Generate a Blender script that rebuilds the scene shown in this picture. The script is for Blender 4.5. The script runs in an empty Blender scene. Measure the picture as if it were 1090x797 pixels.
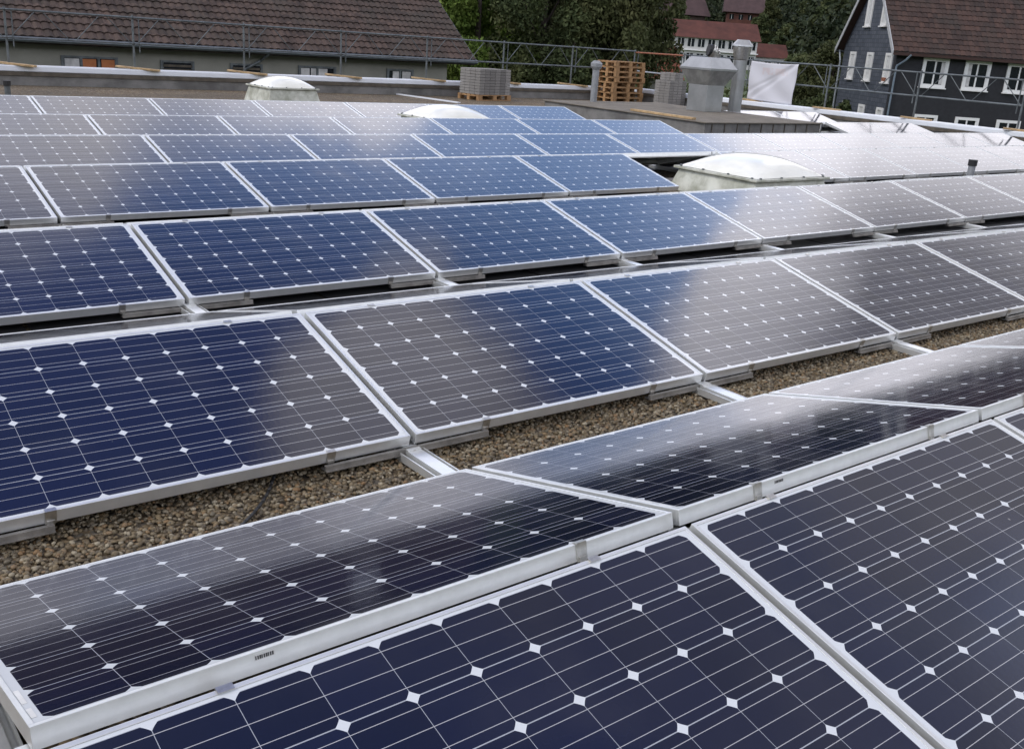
import bpy, math, random
import numpy as np
from mathutils import Vector, Matrix
R = math.radians
C = bpy.context.scene.collection
sc = bpy.context.scene

# ---------------------------------------------------------------- camera
CAM = Vector((-1.9386, -1.6264, 1.5789))
RT = Vector((0.7890, -0.6129, 0.0)); YAW, PITCH, ROLL = R(38.957), R(18.5996), R(4.0143)
FPX = 1057.62
fw = Vector((math.sin(YAW)*math.cos(PITCH), math.cos(YAW)*math.cos(PITCH), -math.sin(PITCH)))
r0 = Vector((math.cos(YAW), -math.sin(YAW), 0)); u0 = r0.cross(fw)
rt = r0*math.cos(ROLL) + u0*math.sin(ROLL); up = -r0*math.sin(ROLL) + u0*math.cos(ROLL)
cd = bpy.data.cameras.new('camera'); cam = bpy.data.objects.new('camera', cd); C.objects.link(cam)
m = Matrix((rt, up, -fw)).transposed().to_4x4(); m.translation = CAM
cam.matrix_world = m
cd.sensor_fit = 'HORIZONTAL'; cd.sensor_width = 36; cd.lens = FPX/1090*36
cd.clip_start = 0.05; cd.clip_end = 6000
sc.camera = cam

# ---------------------------------------------------------------- sky with broken cloud
SUN_AZ, SUN_EL = 282, 46
w = bpy.data.worlds.new('World'); sc.world = w; w.use_nodes = True
nt = w.node_tree; nt.nodes.clear()
def N(nt, t, **k):
    n = nt.nodes.new(t)
    for a, b in k.items(): setattr(n, a, b)
    return n
def link(nt, a, b): nt.links.new(a, b)
def mathn(nt, op, a, b=None, c=None, clamp=False):
    n = nt.nodes.new('ShaderNodeMath'); n.operation = op; n.use_clamp = clamp
    for i, v in enumerate((a, b, c)):
        if v is None: continue
        if isinstance(v, (int, float)): n.inputs[i].default_value = v
        else: nt.links.new(v, n.inputs[i])
    return n.outputs[0]
def mapr(nt, v, a, b, c, d, smooth=True):
    n = nt.nodes.new('ShaderNodeMapRange'); n.interpolation_type = 'SMOOTHSTEP' if smooth else 'LINEAR'
    nt.links.new(v, n.inputs[0])
    for i, x in enumerate((a, b, c, d)): n.inputs[1+i].default_value = x
    return n.outputs[0]
def mixc(nt, f, a, b, mode='MIX'):
    n = nt.nodes.new('ShaderNodeMix'); n.data_type = 'RGBA'; n.blend_type = mode
    if isinstance(f, (int, float)): n.inputs[0].default_value = f
    else: nt.links.new(f, n.inputs[0])
    for i, v in ((6, a), (7, b)):
        if isinstance(v, (tuple, list)): n.inputs[i].default_value = (v[0], v[1], v[2], 1)
        else: nt.links.new(v, n.inputs[i])
    return n.outputs[2]
def rgb(v): return (v[0], v[1], v[2], 1)

SKY = 0.12
sky = N(nt, 'ShaderNodeTexSky'); sky.sky_type = 'NISHITA'; sky.sun_disc = False
sky.sun_elevation = R(SUN_EL); sky.sun_rotation = R(SUN_AZ); sky.altitude = 700; sky.air_density = 1.0; sky.dust_density = 0.8; sky.ozone_density = 1.4
tc = N(nt, 'ShaderNodeTexCoord'); dirv = tc.outputs['Generated']
sep = N(nt, 'ShaderNodeSeparateXYZ'); link(nt, dirv, sep.inputs[0])
zz = mathn(nt, 'MAXIMUM', sep.outputs[2], 0.0)
zb = mathn(nt, 'ADD', zz, 0.22)
cx = mathn(nt, 'DIVIDE', sep.outputs[0], zb); cy = mathn(nt, 'DIVIDE', sep.outputs[1], zb)
comb = N(nt, 'ShaderNodeCombineXYZ'); link(nt, cx, comb.inputs[0]); link(nt, cy, comb.inputs[1])
noi = N(nt, 'ShaderNodeTexNoise'); noi.inputs['Scale'].default_value = 2.1; noi.inputs['Detail'].default_value = 7; noi.inputs['Roughness'].default_value = 0.55
link(nt, comb.outputs[0], noi.inputs['Vector'])
noi2 = N(nt, 'ShaderNodeTexNoise'); noi2.inputs['Scale'].default_value = 1.3; noi2.inputs['Detail'].default_value = 4
link(nt, comb.outputs[0], noi2.inputs['Vector'])
wn3 = N(nt, 'ShaderNodeTexNoise'); wn3.inputs['Scale'].default_value = 4.5; wn3.inputs['Detail'].default_value = 5; wn3.inputs['Roughness'].default_value = .6; link(nt, dirv, wn3.inputs['Vector'])
w1 = N(nt, 'ShaderNodeVectorMath'); w1.operation = 'SUBTRACT'; link(nt, wn3.outputs['Color'], w1.inputs[0]); w1.inputs[1].default_value = (.5, .5, .5)
w2 = N(nt, 'ShaderNodeVectorMath'); w2.operation = 'SCALE'; link(nt, w1.outputs[0], w2.inputs[0]); w2.inputs['Scale'].default_value = .16
w3 = N(nt, 'ShaderNodeVectorMath'); w3.operation = 'ADD'; link(nt, dirv, w3.inputs[0]); link(nt, w2.outputs[0], w3.inputs[1])
w4 = N(nt, 'ShaderNodeVectorMath'); w4.operation = 'NORMALIZE'; link(nt, w3.outputs[0], w4.inputs[0])
def blob(az, el, rad):
    d = (math.sin(R(az))*math.cos(R(el)), math.cos(R(az))*math.cos(R(el)), math.sin(R(el)))
    v = nt.nodes.new('ShaderNodeVectorMath'); v.operation = 'DOT_PRODUCT'; v.inputs[1].default_value = d
    nt.links.new(w4.outputs[0], v.inputs[0])
    return mapr(nt, v.outputs['Value'], math.cos(R(rad)), 1.0, 0.0, 1.0)
val = mathn(nt, 'MULTIPLY_ADD', noi.outputs['Fac'], 1.5, 0.14)
for az, el, rad, amp in [
        (53, 33, 10, -.80), (28, 38, 10, -.75), (19, 50, 15, -.75), (48, 27, 10, -.72), (56, 26, 7, -.5), (48, 62, 20, -.38), (85, 50, 16, -.3), (38, 32, 8, -.5),
        (44, 42, 9, .6), (64, 31, 8, .45), (70, 22, 18, .5), (10, 35, 14, .05), (22, 32, 7, .15), (33, 27, 5, .4), (56, 21.5, 4, .4)]:
    val = mathn(nt, 'MULTIPLY_ADD', blob(az, el, rad), amp, val)
mask = mapr(nt, val, 0.20, 1.08, 0.0, 1.0)
# thin veil: the blue whitens towards the horizon
veil = mapr(nt, sep.outputs[2], 0.34, 0.60, 0.42, 0.04)
mask = mathn(nt, 'MAXIMUM', mask, veil)
bright = mathn(nt, 'MULTIPLY_ADD', mapr(nt, sep.outputs[2], .26, .42, 1.0, 0.0), 0.62, 0.60)
bright = mathn(nt, 'MULTIPLY_ADD', mapr(nt, sep.outputs[2], .40, .66, 1.0, 0.0), 0.68, bright)
for az, el, rad, amp in [(75, 25, 13, -1.1), (61, 30, 8, 1.1), (42, 43, 9, .6), (56, 22, 7, .9), (34, 28, 10, 1.6), (14, 34, 13, .55), (70, 52, 30, -.25)]:
    bright = mathn(nt, 'MULTIPLY_ADD', blob(az, el, rad), amp, bright)
shade = mapr(nt, noi2.outputs['Fac'], 0.3, 0.7, 0.75, 1.2)
cl = mathn(nt, 'MULTIPLY', mathn(nt, 'MAXIMUM', bright, 0.5), shade)
cl = mathn(nt, 'MULTIPLY', cl, 1/SKY)
ccol = N(nt, 'ShaderNodeVectorMath'); ccol.operation = 'SCALE'; ccol.inputs[0].default_value = (0.985, 0.965, 1.03); link(nt, cl, ccol.inputs['Scale'])
bl = N(nt, 'ShaderNodeVectorMath'); bl.operation = 'MULTIPLY'; link(nt, sky.outputs[0], bl.inputs[0]); link(nt, mixc(nt, mapr(nt, sep.outputs[2], .44, .70, 0, 1), (1.95, 2.85, 3.5), (.90, .95, 1.5)), bl.inputs[1])
skc = mixc(nt, mask, bl.outputs[0], ccol.outputs[0])
bg = N(nt, 'ShaderNodeBackground'); bg.inputs[1].default_value = SKY; link(nt, skc, bg.inputs[0])
wo = N(nt, 'ShaderNodeOutputWorld'); link(nt, bg.outputs[0], wo.inputs[0])

sl = bpy.data.lights.new('sun', 'SUN'); sl.energy = 1.0; sl.angle = R(14); sl.color = (1, .95, .88)
so = bpy.data.objects.new('sun', sl); C.objects.link(so)
sd = Vector((math.sin(R(SUN_AZ))*math.cos(R(SUN_EL)), math.cos(R(SUN_AZ))*math.cos(R(SUN_EL)), math.sin(R(SUN_EL))))
so.rotation_euler = sd.to_track_quat('Z', 'Y').to_euler()
sc.view_settings.view_transform = 'Standard'; sc.view_settings.look = 'None'
sc.view_settings.exposure = 0.38; sc.view_settings.gamma = 1; sc.view_settings.use_curve_mapping = False
sc.render.resolution_x = 1024; sc.render.resolution_y = 748

# ---------------------------------------------------------------- mesh helpers
class MB:
    def __init__(s): s.v = []; s.f = []
    def add(s, vs, fs):
        n = len(s.v); s.v += [tuple(v) for v in vs]; s.f += [tuple(i+n for i in f) for f in fs]; return s
    def box(s, x0, y0, z0, x1, y1, z1):
        v = [(x0,y0,z0),(x1,y0,z0),(x1,y1,z0),(x0,y1,z0),(x0,y0,z1),(x1,y0,z1),(x1,y1,z1),(x0,y1,z1)]
        return s.add(v, [(0,3,2,1),(4,5,6,7),(0,1,5,4),(1,2,6,5),(2,3,7,6),(3,0,4,7)])
    def hexa(s, b, t):      # two quads (lists of 4 points)
        return s.add(list(b)+list(t), [(0,3,2,1),(4,5,6,7),(0,1,5,4),(1,2,6,5),(2,3,7,6),(3,0,4,7)])
    def obox(s, c, sx, sy, sz, rz=0, tilt=0):
        M = Matrix.Translation(c) @ Matrix.Rotation(rz, 4, 'Z') @ Matrix.Rotation(tilt, 4, 'X')
        P = [M @ Vector((a*sx/2, b*sy/2, c_*sz/2)) for c_ in (-1, 1) for a, b in ((-1,-1),(1,-1),(1,1),(-1,1))]
        return s.hexa(P[:4], P[4:])
    def tube(s, a, b, r, r2=None, n=10, cap=True):
        a = Vector(a); b = Vector(b); r2 = r if r2 is None else r2
        d = (b-a).normalized(); x = d.orthogonal().normalized(); y = d.cross(x)
        vs = [a + (x*math.cos(t)+y*math.sin(t))*r for t in [2*math.pi*i/n for i in range(n)]]
        vs += [b + (x*math.cos(t)+y*math.sin(t))*r2 for t in [2*math.pi*i/n for i in range(n)]]
        fs = [(i, (i+1) % n, n+(i+1) % n, n+i) for i in range(n)]
        if cap: fs += [tuple(range(n))[::-1], tuple(range(n, 2*n))]
        return s.add(vs, fs)
    def path(s, pts, r, n=8):
        for a, b in zip(pts[:-1], pts[1:]): s.tube(a, b, r, n=n)
        return s
    def lathe(s, c, prof, n=24):
        vs = []; fs = []
        for r, z in prof:
            vs += [(c[0]+r*math.cos(2*math.pi*i/n), c[1]+r*math.sin(2*math.pi*i/n), c[2]+z) for i in range(n)]
        for k in range(len(prof)-1):
            fs += [(k*n+i, k*n+(i+1) % n, (k+1)*n+(i+1) % n, (k+1)*n+i) for i in range(n)]
        fs += [tuple(range(n))[::-1], tuple(range((len(prof)-1)*n, len(prof)*n))]
        return s.add(vs, fs)
    def mesh(s, name, mat=None, smooth=False):
        me = bpy.data.meshes.new(name); me.from_pydata(s.v, [], s.f)
        if mat: me.materials.append(mat)
        if smooth: me.polygons.foreach_set('use_smooth', [True]*len(me.polygons))
        me.update(); return me
    def build(s, name, mat, parent=None, smooth=False, bevel=0):
        o = bpy.data.objects.new(name, s.mesh(name, mat, smooth)); C.objects.link(o)
        if parent is not None: o.parent = parent
        if bevel:
            b = o.modifiers.new('b', 'BEVEL'); b.width = bevel; b.segments = 2; b.limit_method = 'ANGLE'
        return o
def empty(name, loc=(0,0,0), rz=0, label=None, cat=None, group=None):
    o = bpy.data.objects.new(name, None); C.objects.link(o); o.location = loc; o.rotation_euler = (0,0,rz); o.empty_display_size = .1
    return tag(o, label, cat, group)
def tag(o, label=None, cat=None, group=None, kind=None):
    if label: o['label'] = label
    if cat: o['category'] = cat
    if group: o['group'] = group
    if kind: o['kind'] = kind
    return o
def meshobj(name, me, parent=None):
    o = bpy.data.objects.new(name, me); C.objects.link(o)
    if parent is not None: o.parent = parent
    return o

# ---------------------------------------------------------------- materials
def newmat(name):
    m = bpy.data.materials.new(name); m.use_nodes = True
    return m, m.node_tree, m.node_tree.nodes['Principled BSDF']
def mat(name, col, rough=.6, metal=0, var=.15, scale=8, bump=0, bscale=40, coords='Object', col2=None, spec=.5):
    m, t, p = newmat(name)
    p.inputs['Roughness'].default_value = rough; p.inputs['Metallic'].default_value = metal
    p.inputs['Specular IOR Level'].default_value = spec
    tcn = N(t, 'ShaderNodeTexCoord')
    n = N(t, 'ShaderNodeTexNoise'); n.inputs['Scale'].default_value = scale; n.inputs['Detail'].default_value = 6; n.inputs['Roughness'].default_value = .65
    link(t, tcn.outputs[coords], n.inputs['Vector'])
    f = mapr(t, n.outputs['Fac'], .3, .7, 0, 1)
    a = tuple(c*(1-var) for c in col); b = col2 or tuple(min(1, c*(1+var)) for c in col)
    link(t, mixc(t, f, a, b), p.inputs['Base Color'])
    if bump:
        nb = N(t, 'ShaderNodeTexNoise'); nb.inputs['Scale'].default_value = bscale; nb.inputs['Detail'].default_value = 4
        link(t, tcn.outputs[coords], nb.inputs['Vector'])
        bn = N(t, 'ShaderNodeBump'); bn.inputs['Strength'].default_value = bump; bn.inputs['Distance'].default_value = .02
        link(t, nb.outputs['Fac'], bn.inputs['Height']); link(t, bn.outputs[0], p.inputs['Normal'])
    return m
M_alu = mat('anodised_aluminium', (.72,.73,.715), .40, .70, .05, 14)
M_galv = mat('galvanised_steel', (.42,.43,.43), .36, .75, .1, 3)
M_galvd = mat('dull_scaffold_steel', (.13,.145,.15), .55, .4, .3, 6)
M_rail = mat('weathered_rail_steel', (.12,.135,.14), .5, .5, .3, 4)
M_clip = mat('stainless_clip', (.52,.51,.48), .3, .9, .2, 30)
M_strut = mat('shaded_aluminium', (.30,.285,.26), .45, .6, .3, 10)  # bare aluminium, with the shade under the panels put into its colour
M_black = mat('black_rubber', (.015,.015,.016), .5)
M_wood = mat('raw_plank_wood', (.42,.29,.15), .75, 0, .35, 6)
M_wood2 = mat('pallet_wood', (.33,.19,.085), .75, 0, .3, 4)
M_paver = mat('concrete_paver', (.20,.195,.19), .9, 0, .2, 6, .4, 60)
M_dome = mat('milky_acrylic', (.82,.82,.75), .16, 0, .06, 3)
M_curb = mat('weathered_grp_curb', (.36,.37,.28), .5, 0, .2, 4, col2=(.64,.65,.57))
M_white = mat('white_paint', (.78,.78,.76), .5, 0, .04)
M_glassd = mat('dark_window_glass', (.012,.015,.02), .06, 0, .2)
M_curtain = mat('pale_curtain', (.55,.54,.53), .8, 0, .25, 3)
M_orange = mat('orange_curtain', (.45,.16,.06), .8, 0, .15, 3)
M_foil = mat('white_coping_sheet', (.76,.79,.83), .3, .0, .03, 4)
M_pipe = mat('grey_plastic_pipe', (.25,.26,.27), .5)
M_sticker = mat('silver_sticker', (.62,.62,.6), .4)
M_ink = mat('sticker_print', (.05,.05,.05), .5)

def cell_material():
    m, t, p = newmat('monocrystalline_cells_under_glass')
    tcn = N(t, 'ShaderNodeTexCoord'); s = N(t, 'ShaderNodeSeparateXYZ'); link(t, tcn.outputs['Object'], s.inputs[0])
    PITCH_ = .1585
    u = mathn(t, 'DIVIDE', mathn(t, 'SUBTRACT', s.outputs[0], (1.645-10*PITCH_)/2), PITCH_)
    v = mathn(t, 'DIVIDE', mathn(t, 'SUBTRACT', s.outputs[1], (.99-6*PITCH_)/2), PITCH_)
    fu = mathn(t, 'ABSOLUTE', mathn(t, 'SUBTRACT', mathn(t, 'FRACT', u), .5)); fv = mathn(t, 'ABSOLUTE', mathn(t, 'SUBTRACT', mathn(t, 'FRACT', v), .5))
    inx = mathn(t, 'LESS_THAN', fu, .4955); iny = mathn(t, 'LESS_THAN', fv, .4915)
    rr = mathn(t, 'SQRT', mathn(t, 'ADD', mathn(t, 'MULTIPLY', fu, fu), mathn(t, 'MULTIPLY', fv, fv)))
    ic = mathn(t, 'LESS_THAN', rr, .634)
    bu = mathn(t, 'MULTIPLY', mathn(t, 'GREATER_THAN', u, 0), mathn(t, 'LESS_THAN', u, 10))
    bv = mathn(t, 'MULTIPLY', mathn(t, 'GREATER_THAN', v, 0), mathn(t, 'LESS_THAN', v, 6))
    inb = mathn(t, 'MULTIPLY', bu, bv)
    cell = mathn(t, 'MULTIPLY', mathn(t, 'MULTIPLY', inx, iny), mathn(t, 'MULTIPLY', ic, inb))
    bb = mathn(t, 'LESS_THAN', mathn(t, 'ABSOLUTE', mathn(t, 'SUBTRACT', mathn(t, 'FRACT', mathn(t, 'MULTIPLY', v, 3.0)), .5)), .016)
    bb = mathn(t, 'MULTIPLY', bb, inb)
    # per-cell tone
    cid = N(t, 'ShaderNodeCombineXYZ'); link(t, mathn(t, 'FLOOR', u), cid.inputs[0]); link(t, mathn(t, 'FLOOR', v), cid.inputs[1])
    oi = N(t, 'ShaderNodeObjectInfo'); link(t, mathn(t, 'MULTIPLY', oi.outputs['Random'], 91.0), cid.inputs[2])
    wn = N(t, 'ShaderNodeTexWhiteNoise'); wn.noise_dimensions = '3D'; link(t, cid.outputs[0], wn.inputs['Vector'])
    ccell = mixc(t, wn.outputs['Value'], (.0030,.0052,.0190), (.0055,.0085,.0300))
    pm = N(t, 'ShaderNodeTexWhiteNoise'); pm.noise_dimensions = '1D'; link(t, oi.outputs['Random'], pm.inputs['W'])
    ccell = mixc(t, mathn(t, 'MULTIPLY', pm.outputs['Value'], .55), ccell, (.0060,.0062,.019))
    # white back sheet shows duller in the hair-thin gaps between cells
    dia = mathn(t, 'GREATER_THAN', rr, .634)
    c1 = mixc(t, cell, mixc(t, mathn(t, 'MAXIMUM', dia, mathn(t, 'SUBTRACT', 1.0, inb)), (.36,.38,.41), (.62,.65,.67)), ccell)
    c2 = mixc(t, bb, c1, (.42,.42,.43))
    dn = N(t, 'ShaderNodeTexNoise'); dn.inputs['Scale'].default_value = 2.3; dn.inputs['Detail'].default_value = 8; link(t, tcn.outputs['Object'], dn.inputs['Vector'])
    c3 = mixc(t, mapr(t, dn.outputs['Fac'], .45, .8, .004, .035), c2, (.35,.33,.30))
    # dust line collected above the lower frame, and a few dried drip spots
    edge = mapr(t, s.outputs[1], .012, .05, .16, 0)
    c3 = mixc(t, mathn(t, 'MULTIPLY', edge, dn.outputs['Fac']), c3, (.30,.28,.24))
    vo = N(t, 'ShaderNodeTexVoronoi'); vo.inputs['Scale'].default_value = 5; vo.inputs['Randomness'].default_value = 1
    off = N(t, 'ShaderNodeVectorMath'); off.operation = 'ADD'; cmb = N(t, 'ShaderNodeCombineXYZ'); link(t, mathn(t, 'MULTIPLY', oi.outputs['Random'], 37.0), cmb.inputs[0]); link(t, mathn(t, 'MULTIPLY', oi.outputs['Random'], 53.0), cmb.inputs[1])
    link(t, tcn.outputs['Object'], off.inputs[0]); link(t, cmb.outputs[0], off.inputs[1]); link(t, off.outputs[0], vo.inputs['Vector'])
    sc_ = N(t, 'ShaderNodeSeparateColor'); link(t, vo.outputs['Color'], sc_.inputs[0])
    spot = mathn(t, 'MULTIPLY', mapr(t, vo.outputs['Distance'], .012, .035, .55, 0), mathn(t, 'GREATER_THAN', sc_.outputs[0], .86))
    c3 = mixc(t, spot, c3, (.42,.41,.38))
    link(t, c3, p.inputs['Base Color'])
    p.inputs['Roughness'].default_value = .5
    link(t, mapr(t, dn.outputs['Fac'], .35, .75, .075, .12), p.inputs['Roughness'])
    p.inputs['IOR'].default_value = 1.52
    p.inputs['Specular Tint'].default_value = (1, 1, 1, 1)
    # rolled solar glass: very fine waviness
    nb = N(t, 'ShaderNodeTexNoise'); nb.inputs['Scale'].default_value = 55; nb.inputs['Detail'].default_value = 2; link(t, tcn.outputs['Object'], nb.inputs['Vector'])
    bn = N(t, 'ShaderNodeBump'); bn.inputs['Strength'].default_value = .03; bn.inputs['Distance'].default_value = .004
    link(t, nb.outputs['Fac'], bn.inputs['Height']); link(t, bn.outputs[0], p.inputs['Normal'])
    return m
M_cell = cell_material()

def gravel_material():
    m, t, p = newmat('river_gravel')
    tcn = N(t, 'ShaderNodeTexCoord')
    v = N(t, 'ShaderNodeTexVoronoi'); v.inputs['Scale'].default_value = 42; link(t, tcn.outputs['Object'], v.inputs['Vector'])
    ramp = N(t, 'ShaderNodeValToRGB'); e = ramp.color_ramp.elements
    sp = N(t, 'ShaderNodeSeparateColor'); link(t, v.outputs['Color'], sp.inputs[0]); link(t, sp.outputs[0], ramp.inputs[0])
    e[0].color = (.04,.03,.02,1); e[1].color = (.34,.31,.26,1)
    for pos, c in ((.25,(.09,.065,.033,1)),(.5,(.155,.115,.065,1)),(.7,(.11,.10,.08,1)),(.85,(.23,.17,.09,1))):
        x = e.new(pos); x.color = c
    dk = mapr(t, v.outputs['Distance'], .35, .75, 1, .25)
    n = N(t, 'ShaderNodeTexNoise'); n.inputs['Scale'].default_value = .5; n.inputs['Detail'].default_value = 5; link(t, tcn.outputs['Object'], n.inputs['Vector'])
    c = mixc(t, 1.0, ramp.outputs[0], mixc(t, mapr(t, n.outputs['Fac'], .35,.65,0,1), (.72,.72,.72), (1.05,1.0,.95)), 'MULTIPLY')
    link(t, c, p.inputs['Base Color']); p.inputs['Roughness'].default_value = .85
    b = N(t, 'ShaderNodeBump'); b.inputs['Strength'].default_value = 1; b.inputs['Distance'].default_value = .015; b.invert = True
    link(t, v.outputs['Distance'], b.inputs['Height']); link(t, b.outputs[0], p.inputs['Normal'])
    return m
M_gravel = gravel_material()
def pebble_material():
    m, t, p = newmat('pebbles')
    g = N(t, 'ShaderNodeNewGeometry'); ramp = N(t, 'ShaderNodeValToRGB'); e = ramp.color_ramp.elements
    link(t, g.outputs['Random Per Island'], ramp.inputs[0])
    e[0].color = (.045,.034,.022,1); e[1].color = (.44,.40,.31,1)
    for pos, c in ((.15,(.10,.07,.033,1)),(.35,(.18,.132,.065,1)),(.5,(.11,.10,.078,1)),(.65,(.25,.19,.10,1)),(.76,(.24,.125,.04,1)),(.83,(.27,.235,.17,1))):
        x = e.new(pos); x.color = c
    tcn = N(t, 'ShaderNodeTexCoord'); n = N(t, 'ShaderNodeTexNoise'); n.inputs['Scale'].default_value = 120; n.inputs['Detail'].default_value = 3; link(t, tcn.outputs['Object'], n.inputs['Vector'])
    c = mixc(t, .25, ramp.outputs[0], mixc(t, n.outputs['Fac'], (.06,.045,.025), (.40,.36,.28)))
    c = mixc(t, 1.0, c, (.86, .82, .74), 'MULTIPLY')
    link(t, c, p.inputs['Base Color']); p.inputs['Roughness'].default_value = .6
    return m
M_pebble = pebble_material()

def tile_material(name, ca, cb, cc, sx, sy, rough=.8):
    """Roof tiles: uses local x (along eave) and y (up slope) of the roof mesh (metres)."""
    m, t, p = newmat(name)
    tcn = N(t, 'ShaderNodeTexCoord'); s = N(t, 'ShaderNodeSeparateXYZ'); link(t, tcn.outputs['UV'], s.inputs[0])
    row = mathn(t, 'DIVIDE', s.outputs[1], sy); col = mathn(t, 'DIVIDE', s.outputs[0], sx)
    cid = N(t, 'ShaderNodeCombineXYZ'); link(t, mathn(t, 'FLOOR', col), cid.inputs[0]); link(t, mathn(t, 'FLOOR', row), cid.inputs[1])
    wn = N(t, 'ShaderNodeTexWhiteNoise'); wn.noise_dimensions = '2D'; link(t, cid.outputs[0], wn.inputs['Vector'])
    n = N(t, 'ShaderNodeTexNoise'); n.inputs['Scale'].default_value = .7; n.inputs['Detail'].default_value = 6; link(t, tcn.outputs['UV'], n.inputs['Vector'])
    c = mixc(t, wn.outputs['Value'], ca, cb)
    c = mixc(t, mapr(t, n.outputs['Fac'], .4, .7, 0, .7), c, cc)
    n2 = N(t, 'ShaderNodeTexNoise'); n2.inputs['Scale'].default_value = .9; n2.inputs['Detail'].default_value = 9; n2.inputs['Roughness'].default_value = .75
    mp = N(t, 'ShaderNodeMapping'); mp.inputs['Scale'].default_value = (2.2, .5, 1); link(t, tcn.outputs['UV'], mp.inputs[0]); link(t, mp.outputs[0], n2.inputs['Vector'])
    c = mixc(t, mapr(t, n2.outputs['Fac'], .50, .72, 0, .75), c, tuple(v_*.35 for v_ in ca))
    c = mixc(t, mapr(t, n2.outputs['Fac'], .28, .42, .35, 0), c, tuple(min(1, v_*1.5) for v_ in cb))
    link(t, c, p.inputs['Base Color']); p.inputs['Roughness'].default_value = rough
    return m
M_tileL = tile_material('brown_pantiles', (.040,.026,.021), (.090,.060,.048), (.050,.043,.035), .30, .36)
M_tileR = tile_material('dark_brown_tiles', (.032,.018,.015), (.075,.04,.03), (.035,.028,.023), .25, .33)
M_tileRed = tile_material('red_tiles', (.12,.035,.025), (.17,.05,.035), (.10,.04,.03), .5, .6)
M_tileOr = tile_material('orange_tiles', (.30,.09,.045), (.36,.13,.07), (.22,.09,.05), .3, .36)

def tiled_roof(name, origin, ex, ey, L, H, m, parent, sx=.30, sy=.36, amp=.042, step=.035, sub=5, skip=None):
    """Real relief: rounded tiles in courses. ex along the eave, ey up the slope (unit vectors)."""
    ex = Vector(ex).normalized(); ey = Vector(ey).normalized(); nz = ex.cross(ey)
    nc = int(L/sx*sub); nr = int(H/sy)
    xs = np.linspace(0, L, nc+1); prof = np.abs(np.sin(np.pi*xs/sx))*amp
    V = []; UV = []; F = []
    o = np.array(origin); ex_, ey_, nz_ = map(np.array, (ex, ey, nz))
    rng = np.random.default_rng(5)
    for r in range(nr+1):
        y0 = r*sy; y1 = min(H, (r+1)*sy)
        if y1-y0 < .02: break
        jit = rng.normal(0, .003, nc+1)
        for yy, zz_ in ((y0, 0), (y0, step), (y1, 0.0)):
            V.append(o + xs[:, None]*ex_ + yy*ey_ + (prof + zz_ + jit)[:, None]*nz_)
            UV.append(np.stack([xs+1e-4, np.full_like(xs, yy + (1e-3 if yy == y0 else -1e-3))], 1))
        b = r*3*(nc+1)
        for a in (0, 1):
            i = np.arange(nc)+b+a*(nc+1)
            F.append(np.stack([i, i+1, i+1+nc+1, i+nc+1], 1))
    V = np.concatenate(V); UV = np.concatenate(UV); F = np.concatenate(F)
    me = bpy.data.meshes.new(name); me.from_pydata(V.tolist(), [], F.tolist()); me.materials.append(m)
    uvl = me.uv_layers.new(name='UVMap'); uvl.data.foreach_set('uv', UV[F.ravel()].ravel())
    me.update()
    return meshobj(name, me, parent)

def slate_material():
    m, t, p = newmat('slate_shingles')
    tcn = N(t, 'ShaderNodeTexCoord'); s = N(t, 'ShaderNodeSeparateXYZ'); link(t, tcn.outputs['Object'], s.inputs[0])
    h = mathn(t, 'ADD', s.outputs[0], s.outputs[1])
    cb = N(t, 'ShaderNodeCombineXYZ'); link(t, h, cb.inputs[0]); link(t, s.outputs[2], cb.inputs[1])
    b = N(t, 'ShaderNodeTexBrick'); link(t, cb.outputs[0], b.inputs['Vector'])
    b.inputs['Scale'].default_value = 1; b.inputs['Brick Width'].default_value = .30; b.inputs['Row Height'].default_value = .2; b.inputs['Mortar Size'].default_value = .012
    b.inputs['Color1'].default_value = (.060,.072,.095,1); b.inputs['Color2'].default_value = (.105,.118,.145,1); b.inputs['Mortar'].default_value = (.02,.024,.032,1)
    link(t, b.outputs['Color'], p.inputs['Base Color']); p.inputs['Roughness'].default_value = .55
    bn = N(t, 'ShaderNodeBump'); bn.inputs['Strength'].default_value = .4; bn.inputs['Distance'].default_value = .02; bn.invert = True
    link(t, b.outputs['Fac'], bn.inputs['Height']); link(t, bn.outputs[0], p.inputs['Normal'])
    return m
M_slate = slate_material()
M_slateF = mat('shaded_slate_front', (.016,.017,.021), .7, 0, .25, 5)  # slate of the unlit front wall, its shade put into the dark colour
M_render = mat('grey_render', (.25,.245,.21), .9, 0, .12, .8, .3, 30)
M_concrete = mat('stained_concrete', (.17,.165,.155), .9, 0, .35, 1.8, .3, 25)
M_felt = mat('roofing_felt', (.17,.15,.12), .9, 0, .2, 2.5, .5, 80)

# ---------------------------------------------------------------- terrain, building under the roof
def hgt(x, y):
    d = np.sqrt(x*x+y*y)
    h = -6.5 + np.interp(d, [0, 70, 130, 200, 300, 345, 370, 430, 700, 1100, 2500], [0, 0, 1.5, 4.5, 10.5, 14.0, 18, 42, 130, 230, 260])
    return h + np.interp(d, [60, 300, 800], [0, .4, 14])*np.sin(x*.013+1.3)*np.cos(y*.011+.4)
rs = np.concatenate([np.linspace(0, 60, 6), np.linspace(75, 500, 40), np.linspace(530, 3000, 30)])
nA = 144; V = []; F = []
for r in rs:
    for i in range(nA):
        a = 2*math.pi*i/nA; x, y = r*math.sin(a), r*math.cos(a); V.append((x, y, float(hgt(x, y))))
for k in range(len(rs)-1):
    for i in range(nA):
        F.append((k*nA+i, k*nA+(i+1) % nA, (k+1)*nA+(i+1) % nA, (k+1)*nA+i)[::-1])
tm = MB(); tm.v = V; tm.f = F
M_grass = mat('meadow_grass', (.040,.058,.018), .9, 0, .35, .05, col2=(.065,.10,.024))
tag(tm.build('terrain', M_grass, smooth=True), kind='structure')
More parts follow.
